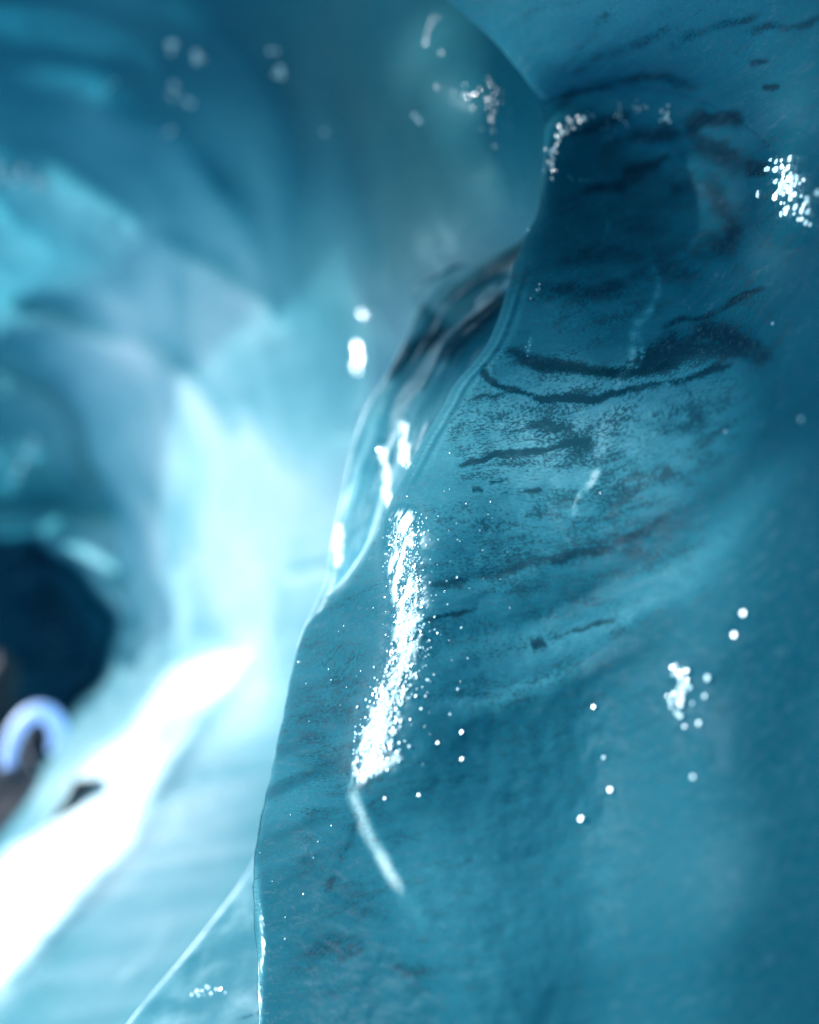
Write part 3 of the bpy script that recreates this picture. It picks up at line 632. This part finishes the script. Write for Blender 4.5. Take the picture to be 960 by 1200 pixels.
rib('ice_fold.002', [(478, 345), (500, 328), (530, 310), (560, 294), (590, 280), (622, 262), (650, 250)],
    [(500, 420), (530, 400), (560, 385), (590, 370), (620, 350), (650, 320), (680, 300)],
    [1.46, 1.44, 1.42, 1.4, 1.36, 1.32, 1.3], [1.38, 1.36, 1.34, 1.32, 1.28, 1.25, 1.22], t_shelf, streakf=lambda X, Y: 1.2 * line(X, Y, [(516, 354), (545, 336), (575, 318), (606, 292), (640, 270)], 10) + .8 * line(X, Y, [(480, 340), (520, 320), (555, 303), (600, 286), (640, 262)], 3.5), bulge=.03,
    label='slanting fold with dark and light lines where the bulging far wall meets the near edge', seed=3)

def tube(name, pts, r, mat, seg=14, n=8, parent=None, wob=0, rend=None):
    c = smooth_poly(pts, n); N = len(c); V = []
    rr = np.full(N, r) if rend is None else np.interp(np.linspace(0, 1, N), np.linspace(0, 1, len(rend)), rend)
    for i in range(N):
        tdir = c[min(i + 1, N - 1)] - c[max(i - 1, 0)]; tdir /= np.linalg.norm(tdir)
        a = np.cross(tdir, [0, 1, .01]); a = a / (np.linalg.norm(a) + 1e-9); b = np.cross(tdir, a)
        for k in range(seg):
            th = 2 * np.pi * k / seg; V.append(c[i] + rr[i] * (np.cos(th) * a + np.sin(th) * b))
    V = np.array(V)
    if wob: V = V + wob * fbm(V, 4, 2, 300)[:, None] * np.array([1, .3, 1])
    fs = [(i * seg + k, i * seg + (k + 1) % seg, (i + 1) * seg + (k + 1) % seg, (i + 1) * seg + k) for i in range(N - 1) for k in range(seg)]
    fs += [(0 + k, 0 + k - 1, 0, 0) for k in ()]
    o = mesh_obj(name, V, fs, mat, parent=parent)
    return o

def lumpy(name, centre, rad, mat, seed, rough=.35, squash=None):
    n, m = 48, 64
    th = np.linspace(0, np.pi, n)[:, None]; ph = np.linspace(0, 2 * np.pi, m, endpoint=False)[None]
    S = np.stack([np.sin(th) * np.cos(ph), np.sin(th) * np.sin(ph), np.cos(th) + 0 * ph], -1)
    S = S * (1 + rough * fbm(S + 10, 1.4, 4, seed))[..., None]
    V = S * np.array(rad) + np.array(centre)
    idx = np.arange(n * m).reshape(n, m)
    f_ = np.stack([idx[:-1], idx[1:], np.roll(idx, -1, 1)[1:], np.roll(idx, -1, 1)[:-1]], -1).reshape(-1, 4)
    return mesh_obj(name, V.reshape(-1, 3), f_, mat)

lobe = rib('ice_lobe', [(322, 930), (312, 975), (294, 1016), (262, 1062), (216, 1120), (152, 1196), (90, 1290), (20, 1400)],
    [(420, 900), (420, 960), (420, 1010), (420, 1060), (420, 1120), (430, 1190), (440, 1290), (440, 1400)],
    [1.28, 1.26, 1.24, 1.2, 1.15, 1.08, 1.0, .92], [1.12, 1.1, 1.08, 1.06, 1.02, .98, .92, .86],
    lambda X, Y, U: 1.9 + .8 * vnoise(np.stack([X * .006, Y * .05, 0 * X], -1), 1, 77) - .9 * np.exp(-(U / .12) ** 2), bulge=.03,
    label='low lobe of pale ice with a curved edge at the foot of the near wall', seed=6)
lobe['category'] = 'ice lobe'; del lobe['group']

# lit arch at the end of the tunnel
AD = 4.15
ap = [(8, 925), (9, 895), (14, 868), (26, 846), (42, 834), (56, 836), (66, 848), (69, 865), (64, 880)]
arch = tube('lit_arch', [unproj(a, b, AD) for a, b in ap], .021, M_arch, rend=[.020, .024, .026, .028, .030, .030, .030, .028, .02], wob=.01)
tag(arch, 'glowing blue-white arch of light around the dark mouth deep in the tunnel', 'light arch')
r1 = lumpy('rock', unproj(-4, 812, 3.9), (.075, .10, .13), M_rock, 11); tag(r1, 'rounded black rock at the left picture edge above the lit arch', 'rock')
r2 = lumpy('rock.001', unproj(2, 968, 3.35), (.24, .22, .15), M_rock, 12); tag(r2, 'dark rubble mound at the foot of the lit arch, lower left', 'rock')
r3 = lumpy('rock.002', unproj(42, 872, 4.45), (.075, .06, .11), M_rock, 13); tag(r3, 'black rock inside the lit arch', 'rock')
for k, (a, b) in enumerate([((26, 866), (42, 912)), ((20, 895), (33, 955))]):
    o = tube('guide_rope' + ('' if k == 0 else '.001'), [unproj(a[0], a[1], 3.75), unproj((a[0] + b[0]) / 2 + 1, (a[1] + b[1]) / 2, 3.7), unproj(b[0], b[1], 3.65)], .0035, M_rope)
    tag(o, ['thin taut rope inside the lit arch, the upper one', 'thin dull rope below the arch in front of the dark rubble, the lower one'][k], 'rope', 'ropes by the lit arch')
# dark shard frozen into the ledge edge
def shard():
    out = np.array([(97, 915), (90, 914), (84, 918), (79, 932), (70, 945), (60, 962), (55, 974), (62, 968), (74, 952), (88, 938), (96, 926)], float)
    c = smooth_poly(np.vstack([out, out[:1]]), 4)[:-1]; n = len(c)
    dv = 2.66
    fr = unproj(c[:, 0], c[:, 1], dv); bk = fr + np.array([.02, .16, -.03]); mid_ = fr.mean(0) + np.array([0, -.02, 0])
    V = np.vstack([fr, bk, [mid_]]); fs = []
    for i in range(n):
        j = (i + 1) % n
        fs.append((i, j, n + j, n + i)); 
    o = mesh_obj('rock_shard', V, fs, M_rock, smooth=False)
    import bmesh
    bm = bmesh.new(); bm.from_mesh(o.data); bm.verts.ensure_lookup_table()
    for i in range(n):
        j = (i + 1) % n; bm.faces.new((bm.verts[j], bm.verts[i], bm.verts[2 * n]))
    bm.to_mesh(o.data); bm.free()
    return o
tag(shard(), 'slim dark shard frozen into the upper edge of the bright ledge', 'rock shard')

# ------------------------------------------------------------------ flakes added as glints, tilted to mirror the sun at the camera
M_flake = bpy.data.materials.new('glint flake'); nt = NT(M_flake)
gl = nt.n('ShaderNodeBsdfGlossy', inp={'Color': (.9, .95, 1, 1), 'Roughness': .24}); df = nt.n('ShaderNodeBsdfDiffuse', inp={'Color': (.45, .7, .78, 1)})
fr_ = nt.n('ShaderNodeFresnel', inp={'IOR': 1.33}); nt.n('ShaderNodeOutputMaterial', inp={0: nt.n('ShaderNodeMixShader', inp={0: fr_, 1: df, 2: gl})})
FV, FF = [], []
def flake(p, r, jit=.06, asp=1.0):
    v = np.array([0, 0, CZ]) - p; v /= np.linalg.norm(v)
    h = v + SUN; h /= np.linalg.norm(h); h = h + rng.normal(0, jit, 3); h /= np.linalg.norm(h)
    a = np.cross(h, [0, 0, 1.]); a /= np.linalg.norm(a); b = np.cross(h, a)
    c = p + v * (r * 1.1 + .001); k0 = len(FV); th0 = rng.uniform(0, 6.28)
    n = 6
    for k in range(n):
        th = th0 + 2 * np.pi * k / n; q = r * rng.uniform(.75, 1.15)
        FV.append(c + q * (np.cos(th) * a / asp + np.sin(th) * b * asp))
    for k in range(n):                                    # thin, but with a back
        FV.append(FV[k0 + k] - h * r * .35)
    FF.append(tuple(range(k0, k0 + n))); FF.append(tuple(range(k0 + 2 * n - 1, k0 + n - 1, -1)))
def pxr(p, r): return r * p[1] / F
for (x, y, r) in [(870, 718, 3.2), (860, 742, 3), (828, 794, 4), (826, 814, 3), (818, 846, 3.2), (812, 910, 3), (715, 925, 3.6), (707, 887, 2.3), (696, 828, 2.6), (680, 957, 4), 
                  (541, 856, 2.4), (541, 889, 2.4), (512, 870, 2), (487, 815, 1.8), (494, 830, 1.8), (450, 935, 2), (490, 930, 1.6), (938, 490, 2.5), (905, 378, 2), (850, 505, 1.5), (512, 268, 2.2)]:
    p = surf_A(x, y); flake(p, pxr(p, r * .95), .065)
for k in range(34):
    x, y = rng.normal(797, 7.5), rng.normal(812, 17); p = surf_A(x, y); flake(p, pxr(p, rng.uniform(1.6, 3.6)), .07)
for k in range(60):
    t_ = rng.uniform(-1, 1); x, y = 925 + 12 * t_ + rng.normal(0, 11), 220 + 34 * t_ + rng.normal(0, 10); p = surf_A(x, y); flake(p, pxr(p, rng.uniform(2, 5)), .11, rng.uniform(.8, 1.3))
sc_ = smooth_poly(STREAK, 10)
for k in range(1500):
    c = sc_[rng.integers(0, len(sc_))]; x = c[0] + rng.normal(0, 9.5) + (rng.random() < .3) * rng.exponential(9) ; y = c[1] + rng.normal(0, 8)
    p = surf_A(x, y); flake(p, pxr(p, rng.uniform(.4, 1.25) * (1 + .5 * (y > 780))), .13)
for k in range(90):
    t_ = rng.random(); q = np.array([[646, 200], [643, 185], [650, 160], [665, 145], [690, 135]]); i = int(t_ * 3.99); c = q[i] + (q[i + 1] - q[i]) * (t_ * 3.99 - i)
    p = surf_A(c[0] + 3 + rng.normal(0, 3), c[1] + rng.normal(0, 4)); flake(p, pxr(p, rng.uniform(.4, 1.3)), .1)
for (cx, cy, sx, sy, n, r) in [(727, 135, 5, 8, 12, 1.2), (748, 124, 6, 3, 10, 1.), (782, 136, 3, 6, 8, 2.2), (712, 160, 6, 12, 10, 1.), (677, 210, 6, 2, 5, 1.), (618, 408, 3, 6, 6, .7), (625, 340, 6, 5, 6, .7), (560, 640, 60, 60, 22, .6), (500, 780, 26, 60, 30, 1.0), (530, 600, 40, 30, 16, .5), (385, 780, 30, 40, 14, .6), (350, 1000, 30, 60, 10, .7), (245, 1163, 1, 1, 0, 1)]:
    for k in range(n):
        p = surf_A(cx + rng.normal(0, sx), cy + rng.normal(0, sy)); flake(p, pxr(p, r * rng.uniform(.6, 1.4)), .12)
LB = unproj(246, 1163, 1.02)
for k in range(12): flake(LB + np.array([rng.normal(0, .009), 0, rng.normal(0, .002)]), .0012 * rng.uniform(.6, 1.6), .06)
for (cx, cy, sx, sy, n, r) in [(202, 52, 2, 5, 3, 4.5), (232, 66, 2, 4, 4, 5), (208, 108, 6, 5, 4, 3.4), (219, 117, 2, 2, 2, 4), (328, 86, 2, 3, 3, 4.5), (317, 60, 2, 2, 2, 3), (132, 98, 6, 8, 3, 2.5), (200, 155, 3, 5, 2, 3), (380, 150, 1, 1, 1, 3),
                               (20, 205, 22, 5, 8, 5.), (45, 212, 8, 5, 5, 4.), (28, 537, 0, 0, 0, 5), (590, 118, 16, 18, 34, .6), (602, 138, 5, 8, 8, .9), (550, 105, 18, 12, 10, .7), (512, 35, 6, 12, 8, .9), (488, 140, 3, 4, 2, 2), (628, 150, 3, 4, 2, 1.2), (420, 410, 3, 11, 5, 4.), (424, 364, 8, 2, 4, 2.5), ]:
    for k in range(n):
        p = surf_B(cx + rng.normal(0, sx), cy + rng.normal(0, sy)); flake(p, pxr(p, r * rng.uniform(.9, 1.4)), .045)
for k in range(14):
    t_ = rng.uniform(-1, 1); p = surf_B(28 - 11 * t_ + rng.normal(0, 2), 537 + 24 * t_); flake(p, pxr(p, 4.5), .1)
me = bpy.data.meshes.new('glint_flakes'); me.from_pydata([tuple(v) for v in FV], [], FF); me.materials.append(M_flake)
fo = bpy.data.objects.new('glint_flakes', me); COL.objects.link(fo)
tag(fo, 'tiny added flakes that mirror the sun as glints on the ice', kind='stuff')

# ------------------------------------------------------------------ light
nsel = lambda P, i, j: np.cross(P[i + 1, j] - P[i - 1, j], P[i, j + 1] - P[i, j - 1])
def normal_at(px, py, PX=PXA, PYg=PY, P=Pn, r=12):
    d = (PX - px) ** 2 + (PYg - py) ** 2 + np.where(UU < 0, 1e9, 0); i, j = np.unravel_index(np.argmin(d), d.shape)
    n = np.cross(P[i + r, j] - P[i - r, j], P[i, j + r] - P[i, j - r]); n /= np.linalg.norm(n)
    p = P[i, j]; v = np.array([0, 0, CZ]) - p; v /= np.linalg.norm(v)
    if n @ v < 0: n = -n
    return p, n, v
el = math.asin(SUN[2]); az = math.atan2(SUN[0], SUN[1])
sd_ = bpy.data.lights.new('sun', 'SUN'); sd_.energy = 4.0; sd_.angle = math.radians(2.5); sd_.color = (1, .99, .975)
so = bpy.data.objects.new('sun', sd_); COL.objects.link(so)
from mathutils import Vector
so.rotation_euler = Vector(SUN).to_track_quat('Z', 'Y').to_euler()
w = bpy.data.worlds.new('World'); scene.world = w; w.use_nodes = True
nt = w.node_tree; nt.nodes.clear()
sky = nt.nodes.new('ShaderNodeTexSky'); sky.sky_type = 'NISHITA'; sky.sun_disc = False
sky.dust_density = .4; sky.ozone_density = 1.0; sky.sun_elevation = el; sky.sun_rotation = az
bg = nt.nodes.new('ShaderNodeBackground'); bg.inputs[1].default_value = .15
ow = nt.nodes.new('ShaderNodeOutputWorld')
nt.links.new(sky.outputs[0], bg.inputs[0]); nt.links.new(bg.outputs[0], ow.inputs[0])

# ------------------------------------------------------------------ camera
cd_ = bpy.data.cameras.new('camera'); cam = bpy.data.objects.new('camera', cd_); COL.objects.link(cam)
cam.location = (0, 0, CZ); cam.rotation_euler = (math.radians(90), 0, 0)
cd_.sensor_fit = 'HORIZONTAL'; cd_.lens = 35; cd_.sensor_width = 35 * 960 / F
cd_.clip_start = .05; cd_.clip_end = 500
cd_.dof.use_dof = True; cd_.dof.focus_distance = .87; cd_.dof.aperture_fstop = 35 / 22.; cd_.dof.aperture_blades = 0
scene.camera = cam
scene.view_settings.view_transform = 'Standard'; scene.view_settings.look = 'None'
scene.view_settings.exposure = 1.05; scene.view_settings.gamma = 1
scene.render.film_transparent = False
scene.cycles.use_denoising = True
scene.cycles.max_bounces = 8; scene.cycles.diffuse_bounces = 5; scene.cycles.glossy_bounces = 3; scene.cycles.transmission_bounces = 4
scene.cycles.sample_clamp_indirect = 6
